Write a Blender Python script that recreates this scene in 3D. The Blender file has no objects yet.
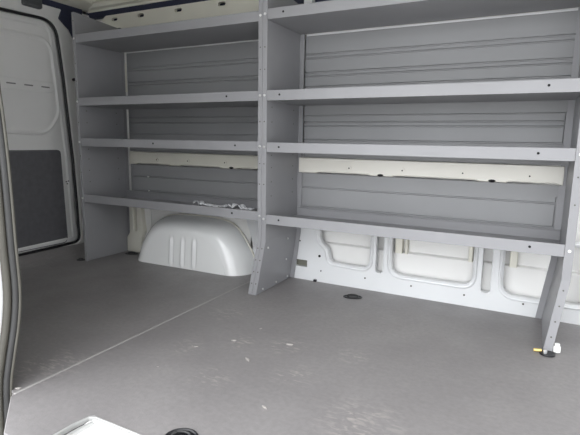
import bpy, bmesh, math, random
from mathutils import Vector, Matrix
random.seed(4)
S = bpy.context.scene
C = S.collection
# ------------------------------------------------------------------ camera
cd = bpy.data.cameras.new('camera'); cam = bpy.data.objects.new('camera', cd); C.objects.link(cam)
fw = Vector((-0.45290359, 0.87677628, -0.16168395)); rt = Vector((0.88705654, 0.46134788, 0.01699485)); up = Vector((-0.08949322, 0.13572578, 0.98669624))
M = Matrix((rt, up, -fw)).transposed().to_4x4(); M.translation = (1.1426, -1.9524, 0.7703)
cam.matrix_world = M
cd.sensor_width = 36; cd.lens = 36 * 466.13 / 580; cd.clip_start = 0.02
S.camera = cam
# ------------------------------------------------------------------ light
w = bpy.data.worlds.new('overcast'); S.world = w; w.use_nodes = True
nt = w.node_tree; bg = nt.nodes['Background']
bg.inputs[0].default_value = (0.95, 0.97, 1.0, 1)
wt = nt.nodes.new('ShaderNodeTexCoord'); wd = nt.nodes.new('ShaderNodeVectorMath'); wd.operation = 'DOT_PRODUCT'
wd.inputs[1].default_value = Vector((-.52, -.72, .46)).normalized()      # brighter part of the overcast sky
nt.links.new(wt.outputs['Generated'], wd.inputs[0])
wm = nt.nodes.new('ShaderNodeMapRange'); wm.interpolation_type = 'SMOOTHSTEP'; wm.inputs[1].default_value = .0; wm.inputs[2].default_value = 1.0; wm.inputs[3].default_value = 2.0; wm.inputs[4].default_value = 5.5
nt.links.new(wd.outputs['Value'], wm.inputs[0]); nt.links.new(wm.outputs[0], bg.inputs[1])
S.view_settings.view_transform = 'Standard'; S.view_settings.look = 'None'
S.view_settings.exposure = 0.0; S.view_settings.gamma = 1; S.view_settings.use_curve_mapping = False

# ------------------------------------------------------------------ materials
def mat(name, col, rough=0.5, metal=0.0, noise=0.06, scale=6, bump=0.0, bscale=60, coat=0.0, spec=0.5):
    m = bpy.data.materials.new(name); m.use_nodes = True; n = m.node_tree; b = n.nodes['Principled BSDF']
    b.inputs['Roughness'].default_value = rough; b.inputs['Metallic'].default_value = metal
    b.inputs['Coat Weight'].default_value = coat; b.inputs['Specular IOR Level'].default_value = spec
    tc = n.nodes.new('ShaderNodeTexCoord')
    no = n.nodes.new('ShaderNodeTexNoise'); no.inputs['Scale'].default_value = scale; no.inputs['Detail'].default_value = 5
    n.links.new(tc.outputs['Object'], no.inputs['Vector'])
    mr = n.nodes.new('ShaderNodeMapRange'); mr.inputs[1].default_value = .3; mr.inputs[2].default_value = .7
    mr.inputs[3].default_value = 1 - noise; mr.inputs[4].default_value = 1 + noise
    n.links.new(no.outputs[0], mr.inputs[0])
    mx = n.nodes.new('ShaderNodeVectorMath'); mx.operation = 'SCALE'; mx.inputs[0].default_value = col
    n.links.new(mr.outputs[0], mx.inputs['Scale']); n.links.new(mx.outputs[0], b.inputs['Base Color'])
    if bump:
        n2 = n.nodes.new('ShaderNodeTexNoise'); n2.inputs['Scale'].default_value = bscale; n2.inputs['Detail'].default_value = 3
        n.links.new(tc.outputs['Object'], n2.inputs['Vector'])
        bp = n.nodes.new('ShaderNodeBump'); bp.inputs['Strength'].default_value = bump; bp.inputs['Distance'].default_value = .01
        n.links.new(n2.outputs[0], bp.inputs['Height']); n.links.new(bp.outputs[0], b.inputs['Normal'])
    return m
STEEL = mat('grey_powder_coat', (.262, .262, .272), .42, 0, .05, 4, .04, 300)
LINER = mat('grey_liner_sheet', (.245, .247, .252), .5, 0, .05, 3, .05, 20)
WHITE = mat('white_body_paint', (.68, .69, .695), .28, 0, .03, 3, coat=.3)
SKIN = mat('cream_primer_skin', (.78, .775, .755), .45, 0, .05, 3)
ROOF = mat('roof_paint', (.60, .585, .52), .5, 0, .05, 3)
CREAM = mat('cream_body_paint', (.72, .705, .62), .4, 0, .05, 3)
DOORG = mat('grey_door_plastic', (.70, .70, .69), .5, 0, .03, 4)
DARKP = mat('charcoal_trim', (.105, .105, .113), .7, 0, .1, 30, .1, 200)
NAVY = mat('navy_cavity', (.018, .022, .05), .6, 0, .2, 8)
RUBBER = mat('rubber_seal', (.03, .03, .03), .55, 0, .1, 10)
SEALG = mat('grey_seal_lip', (.070, .066, .054), .5, 0, .08, 10)
BLACK = mat('black_plastic', (.012, .012, .014), .4, 0, .1, 10)
VENT = mat('grey_vent', (.20, .20, .20), .6)
HOLE = mat('dark_hole', (.006, .006, .007), .9, 0, .0)
ZINC = mat('zinc_bolt', (.72, .72, .72), .3, .7, .05)
NYLON = mat('white_nylon', (.82, .82, .80), .4, 0, .02)
BRASS = mat('yellow_zinc', (.75, .55, .20), .4, .5, .05)
CHIPM = mat('pale_wood_chip', (.36, .34, .32), .8, 0, .15, 40)
FILM = mat('clear_plastic_film', (.62, .63, .66), .15, 0, .1, 30, .3, 60)
BODY = mat('outer_body_paint', (.88, .88, .88), .3, 0, .02, 3, coat=.4)
CONC = mat('pale_concrete', (.62, .61, .59), .85, 0, .1, 2, .2, 30)
SEAT = mat('alloy_trim', (.42, .42, .41), .4, .3, .06, 8)

def floor_mat():
    m = bpy.data.materials.new('scuffed_floor_sheet'); m.use_nodes = True; n = m.node_tree; b = n.nodes['Principled BSDF']; L = n.links.new
    b.inputs['Roughness'].default_value = .42
    tc = n.nodes.new('ShaderNodeTexCoord')
    def noise(sc, det=6, vec=None, dist=0):
        o = n.nodes.new('ShaderNodeTexNoise'); o.inputs['Scale'].default_value = sc; o.inputs['Detail'].default_value = det; o.inputs['Distortion'].default_value = dist
        L(vec or tc.outputs['Object'], o.inputs['Vector']); return o
    def ramp(src, a, bb, c0, c1):
        r = n.nodes.new('ShaderNodeMapRange'); r.inputs[1].default_value = a; r.inputs[2].default_value = bb; r.inputs[3].default_value = c0; r.inputs[4].default_value = c1
        L(src, r.inputs[0]); return r
    def mix(fac, c0, c1):
        x = n.nodes.new('ShaderNodeMix'); x.data_type = 'RGBA'
        L(fac, x.inputs[0])
        for i, c in ((6, c0), (7, c1)):
            if isinstance(c, tuple): x.inputs[i].default_value = (*c, 1)
            else: L(c, x.inputs[i])
        return x.outputs[2]
    col = mix(ramp(noise(2.2).outputs[0], .35, .65, 0, 1).outputs[0], (.205, .194, .194), (.245, .233, .231))
    col = mix(ramp(noise(60, 2).outputs[0], .3, .7, 0, .35).outputs[0], col, (.15, .143, .144))
    # dusty boot scuffs
    mp = n.nodes.new('ShaderNodeMapping'); mp.inputs['Rotation'].default_value = (0, 0, .5); mp.inputs['Scale'].default_value = (1, 2.6, 1)
    L(tc.outputs['Object'], mp.inputs['Vector'])
    fine = ramp(noise(26, 8, mp.outputs[0], .8).outputs[0], .50, .68, 0, .5)
    tot = None
    for cx, cy, rad in ((.37, -.47, .11), (.20, -.52, .08), (.50, -.66, .10), (.78, -.80, .16), (.27, -.80, .10), (-.27, -1.0, .16), (.05, -.66, .09), (.62, -.42, .08), (-.02, -.30, .10)):
        d = n.nodes.new('ShaderNodeVectorMath'); d.operation = 'DISTANCE'; d.inputs[1].default_value = (cx, cy, 0); L(tc.outputs['Object'], d.inputs[0])
        r = ramp(d.outputs['Value'], rad, rad * .2, 0, 1)
        if tot is None: tot = r.outputs[0]
        else:
            mm = n.nodes.new('ShaderNodeMath'); mm.operation = 'MAXIMUM'; L(tot, mm.inputs[0]); L(r.outputs[0], mm.inputs[1]); tot = mm.outputs[0]
    faint = n.nodes.new('ShaderNodeMath'); faint.operation = 'MAXIMUM'; L(tot, faint.inputs[0]); faint.inputs[1].default_value = .10
    mul = n.nodes.new('ShaderNodeMath'); mul.operation = 'MULTIPLY'; L(faint.outputs[0], mul.inputs[0]); L(fine.outputs[0], mul.inputs[1])
    col = mix(mul.outputs[0], col, (.46, .42, .385))
    L(col, b.inputs['Base Color'])
    bp = n.nodes.new('ShaderNodeBump'); bp.inputs['Strength'].default_value = .12; bp.inputs['Distance'].default_value = .004
    L(noise(180, 2).outputs[0], bp.inputs['Height']); L(bp.outputs[0], b.inputs['Normal'])
    L(ramp(noise(5).outputs[0], .3, .7, .36, .52).outputs[0], b.inputs['Roughness'])
    return m
FLOOR = floor_mat()

# ------------------------------------------------------------------ helpers
def obj(name, bm, m, parent=None, smooth=False, bevel=0, seg=2, sub=0):
    me = bpy.data.meshes.new(name)
    bmesh.ops.recalc_face_normals(bm, faces=bm.faces); bm.to_mesh(me); bm.free()
    me.materials.append(m)
    if smooth:
        me.shade_smooth()
    o = bpy.data.objects.new(name, me); C.objects.link(o)
    if parent: o.parent = parent
    if bevel:
        md = o.modifiers.new('bevel', 'BEVEL'); md.width = bevel; md.segments = seg; md.limit_method = 'ANGLE'; md.angle_limit = .6
    if sub:
        md = o.modifiers.new('subsurf', 'SUBSURF'); md.levels = sub; md.render_levels = sub
    return o
def empty(name, loc=(0, 0, 0)):
    o = bpy.data.objects.new(name, None); C.objects.link(o); o.location = loc; o.empty_display_size = .1; return o
def tag(o, label=None, cat=None, group=None, kind=None):
    for k, v in (('label', label), ('category', cat), ('group', group), ('kind', kind)):
        if v: o[k] = v
    return o
def struct(o, label=None): return tag(o, label, None, None, 'structure')
def box(bm, a, b):
    r = bmesh.ops.create_cube(bm, size=1)
    for v in r['verts']:
        v.co = Vector([(a[i] + b[i]) / 2 + v.co[i] * (b[i] - a[i]) for i in range(3)])
    return r['verts']
def prism(bm, pts, axis, a, b):
    """polygon (2-D points) extruded along axis from a to b. axis 0: pts=(y,z); 1: (x,z); 2: (x,y)"""
    def P(p, t):
        return {0: (t, p[0], p[1]), 1: (p[0], t, p[1]), 2: (p[0], p[1], t)}[axis]
    A = [bm.verts.new(P(p, a)) for p in pts]; B = [bm.verts.new(P(p, b)) for p in pts]; n = len(pts)
    bm.faces.new(A); bm.faces.new(B[::-1])
    for i in range(n): bm.faces.new((A[i], A[(i + 1) % n], B[(i + 1) % n], B[i]))
def cyl(bm, c, r, h, axis=1, seg=16, r2=None):
    res = bmesh.ops.create_cone(bm, cap_ends=True, segments=seg, radius1=r, radius2=r if r2 is None else r2, depth=h)
    R = {0: Matrix.Rotation(math.pi / 2, 4, 'Y'), 1: Matrix.Rotation(math.pi / 2, 4, 'X'), 2: Matrix.Identity(4)}[axis]
    bmesh.ops.transform(bm, matrix=Matrix.Translation(c) @ R, verts=res['verts'])
def rounded(pts, rads, n=6):
    """round the corners of a closed 2-D polygon"""
    out = []; N = len(pts)
    if not isinstance(rads, (list, tuple)): rads = [rads] * N
    for i in range(N):
        p = Vector(pts[i]); a = Vector(pts[i - 1]); b = Vector(pts[(i + 1) % N]); r = rads[i]
        if r <= 0: out.append(tuple(p)); continue
        da = (a - p); db = (b - p); la, lb = da.length, db.length; da.normalize(); db.normalize()
        d = min(r, la * .48, lb * .48); s = p + da * d; e = p + db * d
        for k in range(n + 1):
            t = k / n; out.append(tuple((1 - t) ** 2 * s + 2 * t * (1 - t) * p + t * t * e))
    return out
def offset(pts, d):
    """offset a closed polygon outward by d (CCW or CW handled)"""
    area = sum(pts[i - 1][0] * pts[i][1] - pts[i][0] * pts[i - 1][1] for i in range(len(pts)))
    sgn = 1 if area > 0 else -1; out = []
    for i in range(len(pts)):
        a = Vector(pts[i - 1]); p = Vector(pts[i]); b = Vector(pts[(i + 1) % len(pts)])
        t1 = (p - a); t2 = (b - p)
        if t1.length < 1e-7: t1 = t2
        if t2.length < 1e-7: t2 = t1
        n1 = Vector((t1.y, -t1.x)).normalized() * sgn; n2 = Vector((t2.y, -t2.x)).normalized() * sgn
        m = n1 + n2; m.normalize(); k = d / max(.5, m.dot(n1)); out.append((p.x + m.x * k, p.y + m.y * k))
    return out
def ringstrip(bm, loops, closed=True):
    """loops: lists of 3-D points of equal length, skinned in order"""
    V = [[bm.verts.new(p) for p in l] for l in loops]; n = len(V[0])
    for a, b in zip(V, V[1:]):
        for i in range(n if closed else n - 1):
            bm.faces.new((a[i], a[(i + 1) % n], b[(i + 1) % n], b[i]))
    return V
def plate_holes(bm, outer, holes, y, depth, bead=.012, raise_=.007):
    """sheet in the xz plane at y with holes; each hole gets a pressed bead round it and a return into the cavity"""
    beads = bead if isinstance(bead, list) else [bead] * len(holes)
    big = [offset(h, b * 2.0) for h, b in zip(holes, beads)]
    ed = []
    for l in [outer] + big:
        vs = [bm.verts.new((p[0], y, p[1])) for p in l]
        ed += [bm.edges.new((vs[i], vs[(i + 1) % len(vs)])) for i in range(len(vs))]
    bmesh.ops.triangle_fill(bm, use_beauty=True, use_dissolve=False, edges=ed)
    for h, b in zip(holes, beads):
        rs_ = raise_ if b > .008 else .001
        prof = [(2.0, 0), (1.8, .0), (1.45, rs_ * .8), (1.1, rs_), (.7, rs_ * .8), (.35, rs_ * .2), (.1, 0), (0, -.002), (0, -depth)]
        ringstrip(bm, [[(p[0], y - dy, p[1]) for p in offset(h, b * k)] for k, dy in prof])
    # outer return
    ringstrip(bm, [[(p[0], y, p[1]) for p in outer], [(p[0], y + .012, p[1]) for p in outer]])
    bmesh.ops.remove_doubles(bm, verts=bm.verts, dist=1e-5)
def tube(bm, pts, r, seg=10):
    pts = [Vector(p) for p in pts]; loops = []
    for i, p in enumerate(pts):
        t = (pts[min(i + 1, len(pts) - 1)] - pts[max(i - 1, 0)]).normalized()
        a = t.cross(Vector((1, 0, 0))) if abs(t.x) < .9 else t.cross(Vector((0, 0, 1))); a.normalize(); b = t.cross(a)
        loops.append([p + (a * math.cos(q) + b * math.sin(q)) * r for q in [2 * math.pi * k / seg for k in range(seg)]])
    V = ringstrip(bm, loops); bm.faces.new(V[0]); bm.faces.new(V[-1][::-1])
def catmull(pts, n=6):
    out = []; P = [Vector(p) for p in pts]
    for i in range(len(P) - 1):
        p0 = P[max(i - 1, 0)]; p1 = P[i]; p2 = P[i + 1]; p3 = P[min(i + 2, len(P) - 1)]
        for k in range(n):
            t = k / n
            out.append(.5 * ((2 * p1) + (p2 - p0) * t + (2 * p0 - 5 * p1 + 4 * p2 - p3) * t * t + (3 * p1 - p0 - 3 * p2 + p3) * t ** 3))
    out.append(P[-1]); return out

W = .350            # inner face of the side wall
XR = -1.60          # inner face of the rear door
ZC = 1.665          # ceiling
# ================================================================== THE VAN'S SHELL
# floor: one sheet with the step-well notch, seam left as a shallow groove
bm = bmesh.new()
YB = -1.26
prism(bm, [(-1.47, -1.14), (-.28, -1.14), (-.1945, -1.172), (-.1945, .36), (-1.47, .36)], 2, -.03, 0)
prism(bm, [(-.1885, -1.184), (-.03, -1.302), (.085, -1.302), (.086, -1.262), (.092, -1.195), (.102, -1.146), (.112, -1.137), (.135, -1.135), (1.83, -1.135), (1.83, YB), (2.3, YB), (2.3, .36), (-.1885, .36)], 2, -.03, 0)
floor = struct(obj('floor', bm, FLOOR, bevel=.002, seg=1), 'scuffed dark grey floor sheet of the cargo area')
bm = bmesh.new(); box(bm, (-.1965, -1.17, -.012), (-.1860, .33, .0006))
seam = obj('seam_strip', bm, mat('pale_seam', (.31, .30, .29), .7), floor, bevel=.0008, seg=1); tag(seam, 'pale joint strip')
bm = bmesh.new(); box(bm, (-1.60, -1.12, -.06), (2.3, .40, -.032)); box(bm, (.02, -1.29, -.06), (.08, -1.12, -.032)); struct(obj('trim_8', bm, WHITE), 'white steel deck under the floor sheet')
# step well of the sliding door
bm = bmesh.new()
prism(bm, [(-1.14, -.002), (-1.148, -.012), (-1.16, -.20), (-1.36, -.21), (-1.37, -.26), (-1.14, -.26)], 0, .112, 1.83)
prism(bm, [(.122, -1.146), (.136, -1.36), (.124, -1.36), (.110, -1.146)], 2, -.26, -.006)
struct(obj('trim_1', bm, BODY, bevel=.004), 'white painted step well below the sliding door sill')
bm = bmesh.new(); prism(bm, [(.087, -1.30), (.093, -1.19), (.103, -1.143), (.112, -1.134), (1.83, -1.132), (1.83, -1.137), (.124, -1.139), (.108, -1.148), (.099, -1.19), (.094, -1.30)], 2, -.012, .002)
prism(bm, [(.112, -1.30), (.116, -1.19), (.124, -1.150), (.130, -1.150), (.127, -1.19), (.125, -1.30)], 2, -.014, -.002)
struct(obj('trim_2', bm, SEAT, bevel=.0015), 'grey edging strip round the step notch of the floor')

# side wall: outer skin with its horizontal fold
bm = bmesh.new()
prism(bm, [(.402, -.03), (.402, .208), (.405, .213), (.418, .218), (.43, .62), (.44, 1.1), (.385, 1.6), (.37, 1.668), (.46, 1.69), (.49, 1.1), (.49, .6), (.49, -.03)], 0, -1.66, 2.3)
wl = struct(obj('wall_left', bm, SKIN, bevel=.003), 'cream outer skin of the van side seen through the openings')
# inner pressed panel, white, with rounded openings
bm = bmesh.new()
outer = [(-.31, -.005), (2.25, -.005), (2.25, .366), (-.335, .366), (-.335, .30), (-.29, .16)]
T = .340
h1 = rounded([(.135, T), (.139, .232), (.192, .196), (.200, .122), (.425, .115), (.425, T)], [.01, .035, .035, .06, .05, .01])
h2 = rounded([(.460, T), (.460, .100), (.498, .100), (.498, T)], [.005, .019, .019, .005])
h3 = rounded([(.542, T), (.542, .105), (.932, .105), (.932, T)], [.01, .06, .05, .01])
h4 = rounded([(.974, T), (.974, .080), (1.014, .080), (1.014, T)], [.005, .02, .02, .005])
h5 = rounded([(1.066, T), (1.066, .085), (1.405, .085), (1.405, T)], [.01, .06, .05, .01])
h6 = rounded([(-.010, .112), (-.010, .074), (.066, .074), (.066, .112)], .004)
h7 = rounded([(1.62, T), (1.62, .10), (2.1, .10), (2.1, T)], [.01, .06, .06, .01])
plate_holes(bm, outer, [h1, h2, h3, h4, h5, h6, h7], W, .035, [.0120, .003, .0120, .003, .0120, .003, .012], .008)
ip = struct(obj('trim_3', bm, WHITE, smooth=False), 'white pressed inner side panel with rounded openings')
bm = bmesh.new(); box(bm, (-.02, W + .022, .06), (.075, W + .028, .13)); obj('cavity_back', bm, mat('olive_cavity_shade', (.16, .16, .13), .8), ip)  # dark backing plate, the small opening's shade put into its olive colour
# stiffening posts standing in the cavity behind the openings
cav = []
for a, b in ((.548, .585), (.598, .612), (1.085, .118 + 1.0), (.905, .925)):
    bm = bmesh.new(); prism(bm, rounded([(a, .385), (b, .385), (b, .43), (a, .43)], .006, 2), 2, .21, .58)
    obj('cavity_post', bm, CREAM, wl)
# round holes and screws of the pressed panel
def disc(name, x, y, z, r, m, parent, t=.002, axis=1):
    bm = bmesh.new(); cyl(bm, (x, y, z), r, t, axis, 14); return obj(name, bm, m, parent)
for x, z, r in ((.141, .147, .0075), (.152, .064, .004), (.02, .22, .004)): disc('panel_hole', x, W - .0006, z, r, HOLE, ip)
for x, z in ((.406, .062), (.649, .058), (.903, .054), (1.158, .055)): disc('panel_screw', x, W - .001, z, .0045, SEALG, ip)
# full-height pillar on the right
bm = bmesh.new(); prism(bm, [(.35, .56), (.35, 1.0), (.34, 1.60), (.40, 1.60), (.40, .56)], 0, 1.31, 2.28)
struct(obj('trim_4', bm, WHITE, bevel=.01), 'white body pillar beyond the right end of the shelves')

# horizontal rail with notched lower edge, seen under the third shelves
def rail(x0, x1, notches, name, label, bolts, holes, m):
    bm = bmesh.new(); pts = [(x0, .684), (x0, .604)]
    for a, b in notches: pts += [(a, .604), (a + .02, .611), (b - .02, .611), (b, .604)]
    pts += [(x1, .604), (x1, .684)]
    prism(bm, pts, 1, W - .012, W + .012)
    t = struct(obj(name, bm, m, bevel=.0025), label)
    bm = bmesh.new()
    for a, b in notches: tube(bm, [(a, W - .0135, .604), (a + .02, W - .0135, .612), (b - .02, W - .0135, .612), (b, W - .0135, .604)], .0028, 6)
    if len(bm.verts): obj('pressed_lip', bm, m, t, smooth=True)
    else: bm.free()
    for x in bolts:
        bm = bmesh.new(); cyl(bm, (x, W - .0130, .637), .0135, .0030, 1, 20); obj('washer_boss', bm, m, t)
        disc('rail_hole', x, W - .0148, .637, .0036, HOLE, t)
    for x in holes:
        bm = bmesh.new(); r = bmesh.ops.create_uvsphere(bm, u_segments=14, v_segments=8, radius=1)
        for v in r['verts']: v.co = Vector((x + v.co.x * .016, W - .013 + v.co.y * .002, .6085 + v.co.z * .0065))
        obj('drain_hole', bm, HOLE, t, smooth=True)
    return t
rail(.008, 1.262, [(.11, .42), (.52, .93), (1.035, 1.25)], 'trim_5', 'cream white notched body rail behind the right shelves', (.299, .575, .856, 1.133), (.466, .983), mat('cream_white_rail', (.74, .72, .655), .35, 0, .03, 3))
rail(-1.258, -.055, [(-1.20, -.90), (-.83, -.50), (-.40, -.10)], 'trim_6', 'cream notched body rail behind the left shelves', (-1.015, -.761, -.482), (-.435, ), CREAM)

# upper body rail with slots, above the top shelf
bm = bmesh.new()
slots = [rounded([(x - .026, 1.519), (x + .026, 1.519), (x + .026, 1.538), (x - .026, 1.538)], .008, 3) for x in (-1.345, -1.115, -.815, -.50, -.20)]
oy = [(-1.46, 1.535), (-1.42, 1.48), (-1.32, 1.425), (-.13, 1.425), (-.13, 1.557), (-1.42, 1.557)]
plate_holes(bm, oy, slots, W - .01, .02, .003, .001)
ur = struct(obj('trim_7', bm, CREAM), 'cream slotted roof rail above the shelves')
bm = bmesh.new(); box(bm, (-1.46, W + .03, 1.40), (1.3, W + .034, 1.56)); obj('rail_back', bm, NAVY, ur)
bm = bmesh.new(); box(bm, (-1.255, W - .004, 1.3125), (-.06, W + .004, 1.3185)); box(bm, (.034, W - .004, 1.3115), (1.26, W + .004, 1.3195)); obj('light_gap_strip', bm, WHITE, ur)  # white strips stand in for the light showing through the gap above the liners
bm = bmesh.new(); prism(bm, [(.012, 1.40), (.060, 1.40), (.075, 1.55), (.030, 1.55)], 1, W - .02, W + .02); obj('rail_bracket', bm, WHITE, ur, bevel=.004)
# dark cavity strip running round under the roof
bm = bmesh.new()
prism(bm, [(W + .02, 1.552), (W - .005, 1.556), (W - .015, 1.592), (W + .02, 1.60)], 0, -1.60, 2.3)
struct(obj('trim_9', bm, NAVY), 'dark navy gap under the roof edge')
# corner column by rear door, lower left
bm = bmesh.new()
prism(bm, [(-1.272, .33), (-1.272, .135), (-1.30, .10), (-1.30, .001), (-1.172, .001), (-1.165, .11), (-1.145, .15), (-1.165, .33), (-1.20, .33), (-1.205, .15), (-1.232, .15), (-1.235, .33)], 1, W - .02, W + .03)
struct(obj('trim_10', bm, CREAM, bevel=.006), 'cream rear corner bracket column left of the wheel arch')
bm = bmesh.new(); box(bm, (-1.30, W + .012, -.005), (-.315, W + .02, .60))
tube(bm, [(-1.11, W + .008, .6), (-1.10, W + .008, .16), (-1.04, W + .008, .10)], .008, 8)
struct(obj('trim_11', bm, SKIN), 'cream inner side wall behind the wheel arch')

# ceiling with ribs
bm = bmesh.new(); box(bm, (-1.68, -1.30, ZC), (2.3, .50, ZC + .03))
ce = struct(obj('ceiling', bm, ROOF), 'cream roof panel of the van')
bm = bmesh.new()
for y, r in ((.31, .012), (.27, .009), (.215, .012)):
    box(bm, (-1.48, y - r, ZC - .022), (2.2, y + r, ZC))
obj('side_rib', bm, ROOF, ce, bevel=.005)
bm = bmesh.new(); prism(bm, [(W + .02, 1.594), (W - .018, 1.588), (W - .022, 1.602), (W - .045, 1.608), (W - .055, 1.63), (W - .07, 1.634), (W - .075, ZC), (W + .02, ZC)], 0, -1.58, 2.3)
obj('roof_side_rail', bm, CREAM, ce, bevel=.003)
for x in (-.95, -.35, .25, .85, 1.45):
    bm = bmesh.new(); prism(bm, [(x - .045, ZC), (x - .03, ZC - .03), (x + .03, ZC - .03), (x + .045, ZC)], 1, -1.2, .19)
    obj('roof_bow', bm, ROOF, ce, bevel=.004)

# rear: frame round the door opening
def q(l): return [(-1.9524 + (y + 1.9524) * 1.0787, .7703 + (z - .7703) * 1.0787) for y, z in l]
bm = bmesh.new()
fr_out = [(.20, -.02), (.36, -.02), (.36, 1.56), (-1.25, 1.56), (-1.25, -.02), (-1.12, -.02)]
DO = rounded(q([(-1.10, .095), (.020, .118), (.005, .60), (-.03, 1.12), (-.062, 1.43), (-1.08, 1.40)]), [.03, .05, 0, 0, .10, .10], 8)
OUT = [(-1.26, .03), (.44, .03), (.44, 1.575), (-1.26, 1.575)]
ed = []
for l in (OUT, offset(DO, .018)):
    vs = [bm.verts.new((XR + .02, p[0], p[1])) for p in l]; ed += [bm.edges.new((vs[i], vs[(i + 1) % len(vs)])) for i in range(len(vs))]
bmesh.ops.triangle_fill(bm, use_beauty=True, edges=ed)
ringstrip(bm, [[(XR + .02, p[0], p[1]) for p in offset(DO, .018)], [(XR + .014, p[0], p[1]) for p in offset(DO, .012)], [(XR - .05, p[0], p[1]) for p in offset(DO, .012)]])
bmesh.ops.remove_doubles(bm, verts=bm.verts, dist=1e-5)
wr = struct(obj('wall_rear', bm, DOORG), 'pale grey body frame around the rear door')
bm = bmesh.new(); box(bm, (XR - .07, -1.28, -.03), (XR - .06, .48, 1.70)); obj('outer_shell', bm, DARKP, wr)
bm = bmesh.new(); GP = offset(DO, .004); tube(bm, [(XR + .010, p[0], p[1]) for p in GP + GP[:1]], .0085, 8); obj('door_gap_shade', bm, BLACK, wr, smooth=True)  # black tube added to darken the gap between door and frame
bm = bmesh.new(); prism(bm, [(XR - .05, -.03), (-1.46, -.03), (-1.46, .001), (-1.50, .012), (XR + .03, .045), (XR + .012, .052), (XR - .05, .052)], 1, -1.24, .40)
obj('sill_cover', bm, FLOOR, wr)
for y, z in q([(.035, 1.116), (.060, .749)]):
    bm = bmesh.new(); cyl(bm, (XR + .03, y, z), .010, .022, 0, 12); obj('door_buffer', bm, BLACK, wr, bevel=.002)
# header above the door: navy strip, cream roof edge
bm = bmesh.new(); prism(bm, rounded(q([(.02, 1.40), (.095, 1.27), (.12, 1.545), (-1.1, 1.545), (-1.1, 1.50), (-.02, 1.505), (-.045, 1.45)]), [.0, .02, 0, 0, 0, .01, .01], 3), 0, XR + .02, XR + .028)
obj('corner_gap', bm, NAVY, wr)
bm = bmesh.new(); prism(bm, [(XR + .0, 1.595), (XR + .03, 1.598), (XR + .12, 1.625), (XR + .14, ZC), (XR + .0, ZC)], 1, -1.24, .44)
obj('roof_header', bm, CREAM, wr, bevel=.006)
# the door itself
bm = bmesh.new()
DI = DO
def yz(l, x): return [(x, p[0], p[1]) for p in l]
loops = [yz(offset(DO, .0), XR - .045), yz(offset(DO, -.002), XR - .004), yz(offset(DO, -.008), XR + .002), yz(offset(DO, -.035), XR + .003), yz(offset(DO, -.045), XR - .004)]
V = ringstrip(bm, loops); bm.faces.new(V[-1])
door = struct(obj('door_1', bm, DOORG), 'pale grey closed rear door with dark lower panel')
# raised upper moulding with rounded window-shaped outline
UP = rounded(q([(-1.0, .80), (-.14, .775), (-.045, .90), (-.075, 1.28), (-.12, 1.335), (-1.0, 1.325)]), [.1, .10, .06, .08, .07, .1], 8)
bm = bmesh.new()
V = ringstrip(bm, [yz(UP, XR - .006), yz(offset(UP, -.006), XR + .007), yz(offset(UP, -.016), XR + .009), yz(offset(UP, -.028), XR + .002), yz(offset(UP, -.034), XR + .001)]); bm.faces.new(V[-1])
obj('upper_moulding', bm, DOORG, door, smooth=False)
PL = rounded(q([(-1.0, 1.02), (-.085, 1.025), (-.085, 1.085), (-1.0, 1.085)]), .012, 3)
bm = bmesh.new(); V = ringstrip(bm, [yz(PL, XR), yz(offset(PL, -.003), XR + .0055), ]); bm.faces.new(V[-1])
band = obj('handle_band', bm, DOORG, door)
for y in (-.218, -.110, .0):
    bm = bmesh.new(); prism(bm, rounded([(y - .028, 1.072), (y + .028, 1.072), (y + .028, 1.080), (y - .028, 1.080)], .003, 3), 0, XR + .003, XR + .0062)
    obj('vent_slot', bm, VENT, band)
LP = rounded(q([(-1.0, .125), (-.058, .125), (-.072, .690), (-1.0, .690)]), [.02, .035, .02, .02], 5)
bm = bmesh.new(); V = ringstrip(bm, [yz(offset(LP, .006), XR - .006), yz(offset(LP, .004), XR + .002), yz(offset(LP, -.001), XR + .003), yz(offset(LP, -.004), XR + .0005)]); bm.faces.new(V[-1])
tag(obj('lower_panel', bm, DARKP, door), 'charcoal lower panel')
for dy, dz in ((0, 0), (.014, .004), (.006, -.014)): disc('drill_hole', XR + .0005, 0.1105 + dy, 0.4787 + dz, .0036, HOLE, door, .008, 0)
# latch cover on the header
bm = bmesh.new(); box(bm, (XR + .02, -0.1344, 1.5229), (XR + .06, -0.0189, 1.60))
struct(obj('trim_12', bm, mat('latch_grey', (.07, .075, .08), .5), bevel=.012, seg=3), 'dark box shaped latch cover on the rear door header')
# far side: body side wall left of the sliding door opening
prof = [(-1.175, -.20), (-1.168, 0), (-1.150, .10), (-1.128, .20), (-1.116, .30), (-1.118, .45), (-1.119, .62), (-1.122, .75), (-1.130, .90), (-1.15, 1.15), (-1.20, 1.40), (-1.26, 1.60)]
P3 = catmull([(0, y, z) for y, z in prof], 4)
bm = bmesh.new()
poly = [(p.y - .012, p.z) for p in P3] + [(p.y - .065, p.z) for p in reversed(P3)]
prism(bm, poly, 0, -1.47, -.262)
wrt = struct(obj('wall_right', bm, BODY), 'white outer body side left of the sliding door opening')
bm = bmesh.new(); prism(bm, poly, 0, 1.85, 2.3); box(bm, (-.262, -1.33, 1.56), (1.85, -1.22, 1.70)); obj('front_pillar', bm, WHITE, wrt)
# rubber seal round the opening
bm = bmesh.new(); tube(bm, [(-.233, p.y, p.z) for p in P3 if p.z < 1.6], .0105, 10)
sl = struct(obj('trim_13', bm, RUBBER, smooth=True), 'dark rubber seal along the sliding door opening')
bm = bmesh.new(); tube(bm, [(-.252, p.y - .014, p.z) for p in P3 if p.z < 1.6], .0125, 10); obj('seal_lip', bm, SEALG, sl, smooth=True)
bm = bmesh.new(); tube(bm, [(-.221, p.y + .006, p.z) for p in P3 if p.z < 1.6], .0045, 8); obj('seal_bead', bm, SEALG, sl, smooth=True)
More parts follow.
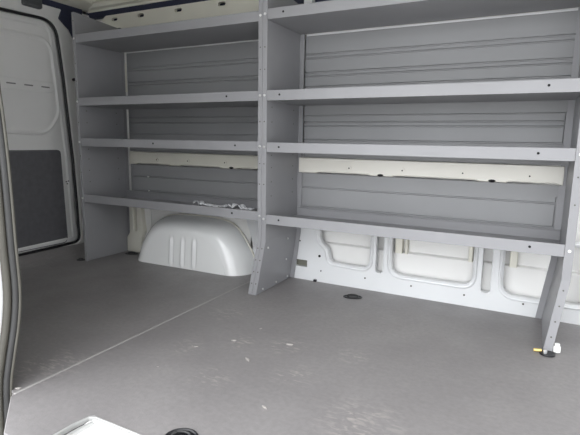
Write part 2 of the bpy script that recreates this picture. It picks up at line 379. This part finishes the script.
# ground outside
bm = bmesh.new(); box(bm, (-12, -14, -.75), (14, 10, -.70)); struct(obj('ground', bm, CONC), 'pale ground outside the van')

# ================================================================== WHEEL ARCH
bm = bmesh.new()
wa = empty('wheel_arch', (-.65, .25, 0)); tag(wa, 'white glossy wheel arch hump with three pressed ribs under the left shelves', 'wheel arch')
A = catmull([(-1.120, 0, 0), (-1.085, 0, .10), (-1.03, 0, .195), (-.96, 0, .265), (-.85, 0, .293), (-.65, 0, .299), (-.50, 0, .292), (-.41, 0, .262), (-.34, 0, .19), (-.285, 0, .10), (-.250, 0, 0)], 12)
Cx = -.66; NR = 44
def archpt(a, r):
    x = Cx + (a.x - Cx) * r; z = a.z * r
    left = a.x < Cx
    k = min(1, abs(a.x - Cx) / .42)
    r0 = .72 - (.0 if left else .06 * k)
    yf = .166 + .018 * (x + 1.0) / .65 + .012 * (z / .28)
    t = max(0, (r - r0) / (1 - r0))
    if t > 0: y = yf + (W + .01 - yf) * (1 - (1 - t ** 2.2) ** (1 / 2.0))
    else: y = yf
    for q, c in enumerate((-.775, -.690, -.605)):
        c2 = c + .03 * (z - .1)
        g = math.exp(-((x - c2) / .008) ** 2) - .9 * math.exp(-((x - c2 - .017) / .007) ** 2)
        zz = max(0, min(1, (.195 - z) / .03)) * max(0, min(1, (z - .004) / .02))
        if t < .3: y -= .007 * g * zz
    return (x, y, z)
# finer along the ribs: rebuild the front face as x-z grid, rim as a radial loft
rs = [.70 + .30 * i / NR for i in range(NR + 1)]
loops = [[archpt(a, r) for a in A] for r in rs]
ringstrip(bm, loops, closed=False)
# front face grid inside r = .70
inner = [Vector((Cx + (a.x - Cx) * .70, 0, a.z * .70)) for a in A]
n = len(inner); half = n // 2
NX = 200; x0 = inner[0].x; x1 = inner[-1].x
def topz(x):
    for i in range(n - 1):
        if inner[i].x <= x <= inner[i + 1].x or (i == n - 2):
            t = (x - inner[i].x) / max(1e-9, inner[i + 1].x - inner[i].x); return inner[i].z + (inner[i + 1].z - inner[i].z) * max(0, min(1, t))
cols = []
for i in range(NX + 1):
    x = x0 + (x1 - x0) * i / NX; tz = topz(x); col = []
    for j in range(31):
        z = tz * j / 30
        yf = .166 + .018 * (x + 1.0) / .65 + .012 * (z / .28)
        for c in (-.775, -.690, -.605):
            c2 = c + .03 * (z - .1)
            g = math.exp(-((x - c2) / .008) ** 2) - .9 * math.exp(-((x - c2 - .017) / .007) ** 2)
            zz = max(0, min(1, (.195 - z) / .03)) * max(0, min(1, (z - .004) / .02))
            yf -= .007 * g * zz
        col.append(bm.verts.new((x, yf, z)))
    cols.append(col)
for a, b in zip(cols, cols[1:]):
    for j in range(30): bm.faces.new((a[j], b[j], b[j + 1], a[j + 1]))
for v in bm.verts: v.co -= Vector((-.65, .25, 0))
obj('arch_shell', bm, mat('white_gloss_paint', (.86, .87, .86), .22, 0, .02, 3, coat=.5), wa, smooth=True)
bm = bmesh.new()
# thin flange where the hump meets the wall
tube(bm, [(a.x * 1.0 + .65, W - .25 - .004, a.z) for a in A], .006, 6)
obj('weld_flange', bm, CREAM, wa, smooth=True)

# ================================================================== WALL LINER SHEETS
def liner(name, x0, x1, z0, z1, grooves, vg, label, y=W):
    """sheet with pressed horizontal grooves (z) and vertical grooves ((x, za, zb))"""
    g = .0032
    def axis(a, b, cs):
        s = {a, b}
        for c in cs: s |= {c - g * 1.6, c - g * .5, c + g * .5, c + g * 1.6}
        return sorted(v for v in s if a <= v <= b)
    xs = axis(x0, x1, [v[0] for v in vg] + [v[0] for v in vg][:0]); 
    ex = [v for gz in grooves for v in (gz[1], gz[2])]
    xs = sorted(set(xs) | {v for v in ex if x0 < v < x1})
    zs = axis(z0, z1, [gz[0] for gz in grooves] + [v[1] for v in vg] + [v[2] for v in vg])
    bm = bmesh.new(); G = []
    for z in zs:
        row = []
        for x in xs:
            d = 0
            for gz, a, b in grooves:
                if abs(z - gz) < g and a - 1e-6 <= x <= b + 1e-6: d = .006
            for vx, a, b in vg:
                if abs(x - vx) < g and a - g <= z <= b + g: d = .006
            row.append(bm.verts.new((x, y + d, z)))
        G.append(row)
    for a, b in zip(G, G[1:]):
        for i in range(len(xs) - 1): bm.faces.new((a[i], a[i + 1], b[i + 1], b[i]))
    # folded edges
    ring = [(x0, z0), (x1, z0), (x1, z1), (x0, z1)]
    ringstrip(bm, [[(p[0], y, p[1]) for p in ring], [(p[0], y + .012, p[1]) for p in ring]])
    bmesh.ops.remove_doubles(bm, verts=bm.verts, dist=1e-5)
    o = obj(name, bm, LINER)
    return tag(o, label, 'wall liner')
xa, xb = .03, 1.262
liner('wall_liner', xa, xb, .688, 1.312, [(1.219, xa, xb), (1.198, xa, xb), (1.127, xa, xb), (1.107, xa, xb), (1.055, xa, xb), (.905, xa, xb), (.872, xa, 1.247), (.851, xa, 1.247), (.779, xa, 1.247)], [(1.247, .779, .90)],
      'tall grey ribbed wall liner sheet behind the upper right shelves')
liner('wall_liner', .018, 1.258, .37, .601, [(.523, .03, 1.245), (.418, .03, 1.245)], [(1.245, .418, .548)], 'low grey wall liner strip behind the bottom right shelf, under the cream rail')
xa, xb = -1.258, -.055
liner('wall_liner', xa - .002, xb, .688, 1.312, [(1.219, xa, xb), (1.198, xa, xb), (1.127, xa, xb), (1.107, xa, xb), (.905, xa, xb), (.872, xa, xb), (.80, xa, xb)], [],
      'tall grey ribbed wall liner sheet behind the upper left shelves')
liner('wall_liner', xa, xb, .385, .601, [(.523, xa, xb), (.43, xa, xb)], [(-1.245, .43, .59)], 'low grey wall liner strip behind the bottom left shelf, above the wheel arch')
# pale body strip seen between liner and end panel, upper left
bm = bmesh.new(); box(bm, (-1.272, W - .008, 1.07), (-1.262, W - .001, 1.250)); struct(obj('trim_14', bm, CREAM), 'cream strip of body behind the upper left liner edge')

# ================================================================== SHELF UNITS
TOP = 1.488; DEP = .340
def shelf_mesh(x0, x1, ztop, lip):
    t = .0025; b = ztop - lip
    sec = [(0, b), (DEP, b), (DEP, ztop), (DEP - .010, ztop), (DEP - .010, ztop - t), (DEP - t, ztop - t), (DEP - t, b + t), (t, b + t), (t, ztop - t), (.010, ztop - t), (.010, ztop), (0, ztop)]
    bm = bmesh.new(); prism(bm, sec, 0, x0 + .0008, x1 - .0008); return bm
def end_mesh(x, s, leg, fl=.022, back_in=.026, ytop=.318):
    """s=-1: sheet at the left end (flange turned to -x), s=+1: right end. x is the inner face."""
    t = .0025
    if leg: st = [(0, -.036, -.030, DEP + .004), (.279, 0, -.001, DEP + .004), (TOP - .03, 0, -.001, DEP + .004), (TOP, 0, -.001, ytop)]
    else: st = [(0, 0, -.001, DEP + .004), (.28, 0, -.001, DEP + .004), (TOP - .03, 0, -.001, DEP + .004), (TOP, 0, -.001, ytop)]
    bm = bmesh.new(); loops = []
    for k, (z, dx, y0, y1) in enumerate(st):
        X = x + dx; zz = z + .0015 if z == 0 else z
        zb = zz if k < 3 else zz - .022
        # cross-section (counter-clockwise) : front flange outward, sheet, back flange inward
        sec = [(X + s * fl, y0, zz), (X, y0, zz), (X, y1 - t, zb), (X - s * back_in, y1 - t, zb), (X - s * back_in, y1, zb), (X + s * t, y1, zb), (X + s * t, y0 + t, zz), (X + s * fl, y0 + t, zz)]
        loops.append(sec)
    V = ringstrip(bm, loops)
    bm.faces.new(V[0]); bm.faces.new(V[-1][::-1])
    return bm
def bolt(parent, x, y, z, m=ZINC, r=.0062, name='bolt', ny=-1):
    bm = bmesh.new(); cyl(bm, (x, y - .0018, z), r, .0035, 1, 6 if name == 'bolt' else 14, None)
    cyl(bm, (x, y - .0045, z), r * .6, .003, 1, 10)
    return obj(name, bm, m, parent)
def unit(loc, x0, x1, zs, label, leg_left, leg_right, flL, flR, holes):
    t = empty('shelving_unit', loc); tag(t, label, 'shelving unit', 'grey steel van shelving units')
    O = Vector(loc)
    def ch(o, par=t):
        # keep world placement: geometry is authored in world space
        o.matrix_parent_inverse = Matrix.Translation(-O) if par is t else Matrix.Identity(4)
        return o
    sh = []
    for i, z in enumerate(zs):
        s = ch(obj('shelf', shelf_mesh(x0, x1, z, .0465), STEEL, t, bevel=.0012, seg=2)); sh.append(s)
        for hx in holes[i]:
            disc('screw_hole', hx, -.0006, z - .021, .0048, HOLE, s)
    eL = ch(obj('end_panel', end_mesh(x0, -1, leg_left, flL), STEEL, t, bevel=.0006, seg=1))
    eR = ch(obj('end_panel', end_mesh(x1, 1, leg_right, flR), STEEL, t, bevel=.0006, seg=1))
    for e, x, s, f in ((eL, x0, -1, flL), (eR, x1, 1, flR)):
        for z in zs:
            bolt(e, x + s * f * .5, -.001, z - .022, NYLON if s > 0 and x > 1 else ZINC)
        for z in (.56, .66, .86, 1.1, 1.20, 1.44):
            disc('panel_hole', x + s * f * .5, -.0015, z, .0030, SEALG, e)
        if (leg_left if s < 0 else leg_right):
            for q in (.06, .12, .18, .24):
                k = 1 - q / .279; disc('panel_hole', x - .036 * k + s * f * .5, -.001 - .030 * k - .0008, q, .0030, SEALG, e)
    # punched holes along the visible inner face of the left end sheet
    for z in (.50, .57, .64, .70, .86, .93):
        for y in (.05, .28):
            disc('panel_hole', x0 + .0006, y, z, .0030, SEALG, eL, .001, 0)
    return t, eL, eR, sh
ZL = (1.3634, 1.004, .7657, .4240); ZR = (1.367, 1.004, .7627, .4120)
uL, a, b, shL = unit((-.67, .17, 0), -1.298, -.047, ZL, 'left grey steel shelving unit over the wheel arch, next to the rear door', False, True, .022, .0222, [(), (-.23, ), (-.18, -.72), (-.20, )])
uR, c, d, shR = unit((.63, .17, 0), 0, 1.2733, ZR, 'right grey steel shelving unit on slanted legs, with a clamp at its right foot', True, True, .0235, .030, [(.082, .95), (.068, 1.167), (.068, 1.155), (.072, 1.158)])
# leg bolts on the inner face of the middle leg
for y, z, xx in ((.03, .24, -.004), (.24, .25, -.003), (.255, .13, -.018), (.03, .02, -.033), (.17, .02, -.033), (.30, .02, -.033)):
    bm = bmesh.new(); cyl(bm, (xx + .002, y, z), .0055, .004, 0, 8); obj('bolt', bm, ZINC, c)
# the right foot: sheet-metal toe plate, nut, brass stud and rubber disc
fx = 1.2373
bm = bmesh.new(); cyl(bm, (1.252, -.052, .004), .027, .007, 2, 24); obj('rubber_foot', bm, BLACK, d, bevel=.002)
bm = bmesh.new(); cyl(bm, (1.283, -.020, .016), .014, .022, 2, 6); cyl(bm, (1.283, -.020, .032), .009, .012, 2, 12); tag(obj('nut', bm, NYLON, d, bevel=.002), 'white nut')
bm = bmesh.new(); tube(bm, [(1.206, -.050, .008), (1.232, -.046, .010)], .0062, 8); tag(obj('stud', bm, BRASS, d), 'yellow stud')
bm = bmesh.new(); box(bm, (1.225, -.050, .0008), (1.262, -.026, .006)); cyl(bm, (1.244, -.060, .012), .007, .014, 2, 8); obj('toe_plate', bm, ZINC, d, bevel=.001)

# ================================================================== RECESSED FLOOR TIE-DOWNS
def tiedown(x, y, r, sc, label, rot=0):
    t = empty('tie_down', (x, y, 0)); tag(t, label, 'tie-down', 'recessed floor tie-downs')
    def el(rr, z): return [(math.cos(q) * rr, math.sin(q) * rr * sc, z) for q in [2 * math.pi * k / 40 for k in range(40)]]
    bm = bmesh.new()
    V = ringstrip(bm, [el(r, .0005), el(r, .003), el(r * .90, .004), el(r * .84, .001), el(r * .80, .0009)])
    bm.faces.new(V[-1]); obj('cup', bm, BLACK, t, smooth=False)
    bm = bmesh.new(); pts = [(math.cos(q) * r * .55, math.sin(q) * r * .42 * sc, .006 + .004 * math.sin(q)) for q in [2 * math.pi * k / 24 for k in range(24)]]
    pts.append(pts[0]); tube(bm, pts, r * .075, 8); obj('ring', bm, ZINC if r > .05 else RUBBER, t, smooth=True)
    t.rotation_euler.z = rot
    return t
tiedown(.392, -1.098, .046, .95, 'round black recessed tie-down at the near edge of the floor', .4)
tiedown(.395, .198, .048, .62, 'small black recessed tie-down on the floor below the right shelves', .3)
tiedown(-1.215, .285, .045, .6, 'dark recessed tie-down in the far corner left of the wheel arch', .3)
tiedown(-1.36, .0, .028, .7, 'small dark recessed tie-down on the floor by the rear door', .3)
# dark clip where floor meets the side panel
bm = bmesh.new(); box(bm, (.112, .335, .0005), (.130, .349, .012)); tag(obj('floor_clip', bm, BLACK, bevel=.002), 'tiny black clip where the floor meets the white side panel', 'clip')

# ================================================================== LITTLE THINGS
# crumpled plastic film lying on the bottom left shelf
bm = bmesh.new(); NXf, NYf = 46, 8; rows = []
for i in range(NXf + 1):
    r = []
    for j in range(NYf + 1):
        x = -.475 + .37 * i / NXf + .006 * math.sin(j * 1.7 + i * .3)
        y = .020 + .04 * j / NYf + .008 * math.sin(i * .55)
        z = .4075 + .021 * abs(math.sin(i * .47 + j * .35)) * (.55 + .45 * math.sin(i * .21 + 1)) + .008 * random.random()
        r.append(bm.verts.new((x, y, z + .012)))
    rows.append(r)
for a_, b_ in zip(rows, rows[1:]):
    for j in range(NYf): bm.faces.new((a_[j], b_[j], b_[j + 1], a_[j + 1]))
f_ = obj('plastic_wrap', bm, FILM, smooth=True); f_.modifiers.new('thick', 'SOLIDIFY').thickness = .0012
tag(f_, 'crumpled clear plastic wrap lying along the bottom left shelf', 'plastic wrap')
chips = [(.202, -.377, .012, .9, 'small pale chip on the floor in front of the middle leg'),
         (.172, -.529, .020, .35, 'thin pale sliver on the floor left of the longest chip'),
         (.303, -.638, .027, 2.55, 'longest pale wood chip in the middle of the floor'),
         (.078, -.644, .014, .7, 'faint pale chip farthest left of those by the floor centre'),
         (.375, -.455, .024, .3, 'broad pale flake on the floor right of the longest chip'),
         (.510, -.869, .020, 2.8, 'pale wood chip nearest to the near tie-down on its right'),
         (.065, -.832, .008, .2, 'tiny pale crumb on the floor between seam and near tie-down'),
         (.497, -.279, .007, .2, 'tiny pale crumb on the floor below the far tie-down'),
         (-.208, -1.149, .020, .5, 'white chip on the seam beside the door seal')]
for x, y, s, a, lab in chips:
    s *= .62
    bm = bmesh.new(); pts = [(math.cos(q) * s * random.uniform(.6, 1), math.sin(q) * s * .36 * random.uniform(.6, 1)) for q in [2 * math.pi * k / 9 for k in range(9)]]
    prism(bm, pts, 2, 0, min(.004, s * .3))
    o = obj('wood_chip', bm, CHIPM); o.location = (x, y, .0008); o.rotation_euler.z = a; tag(o, lab, 'wood chip', 'pale chips scattered on the floor')
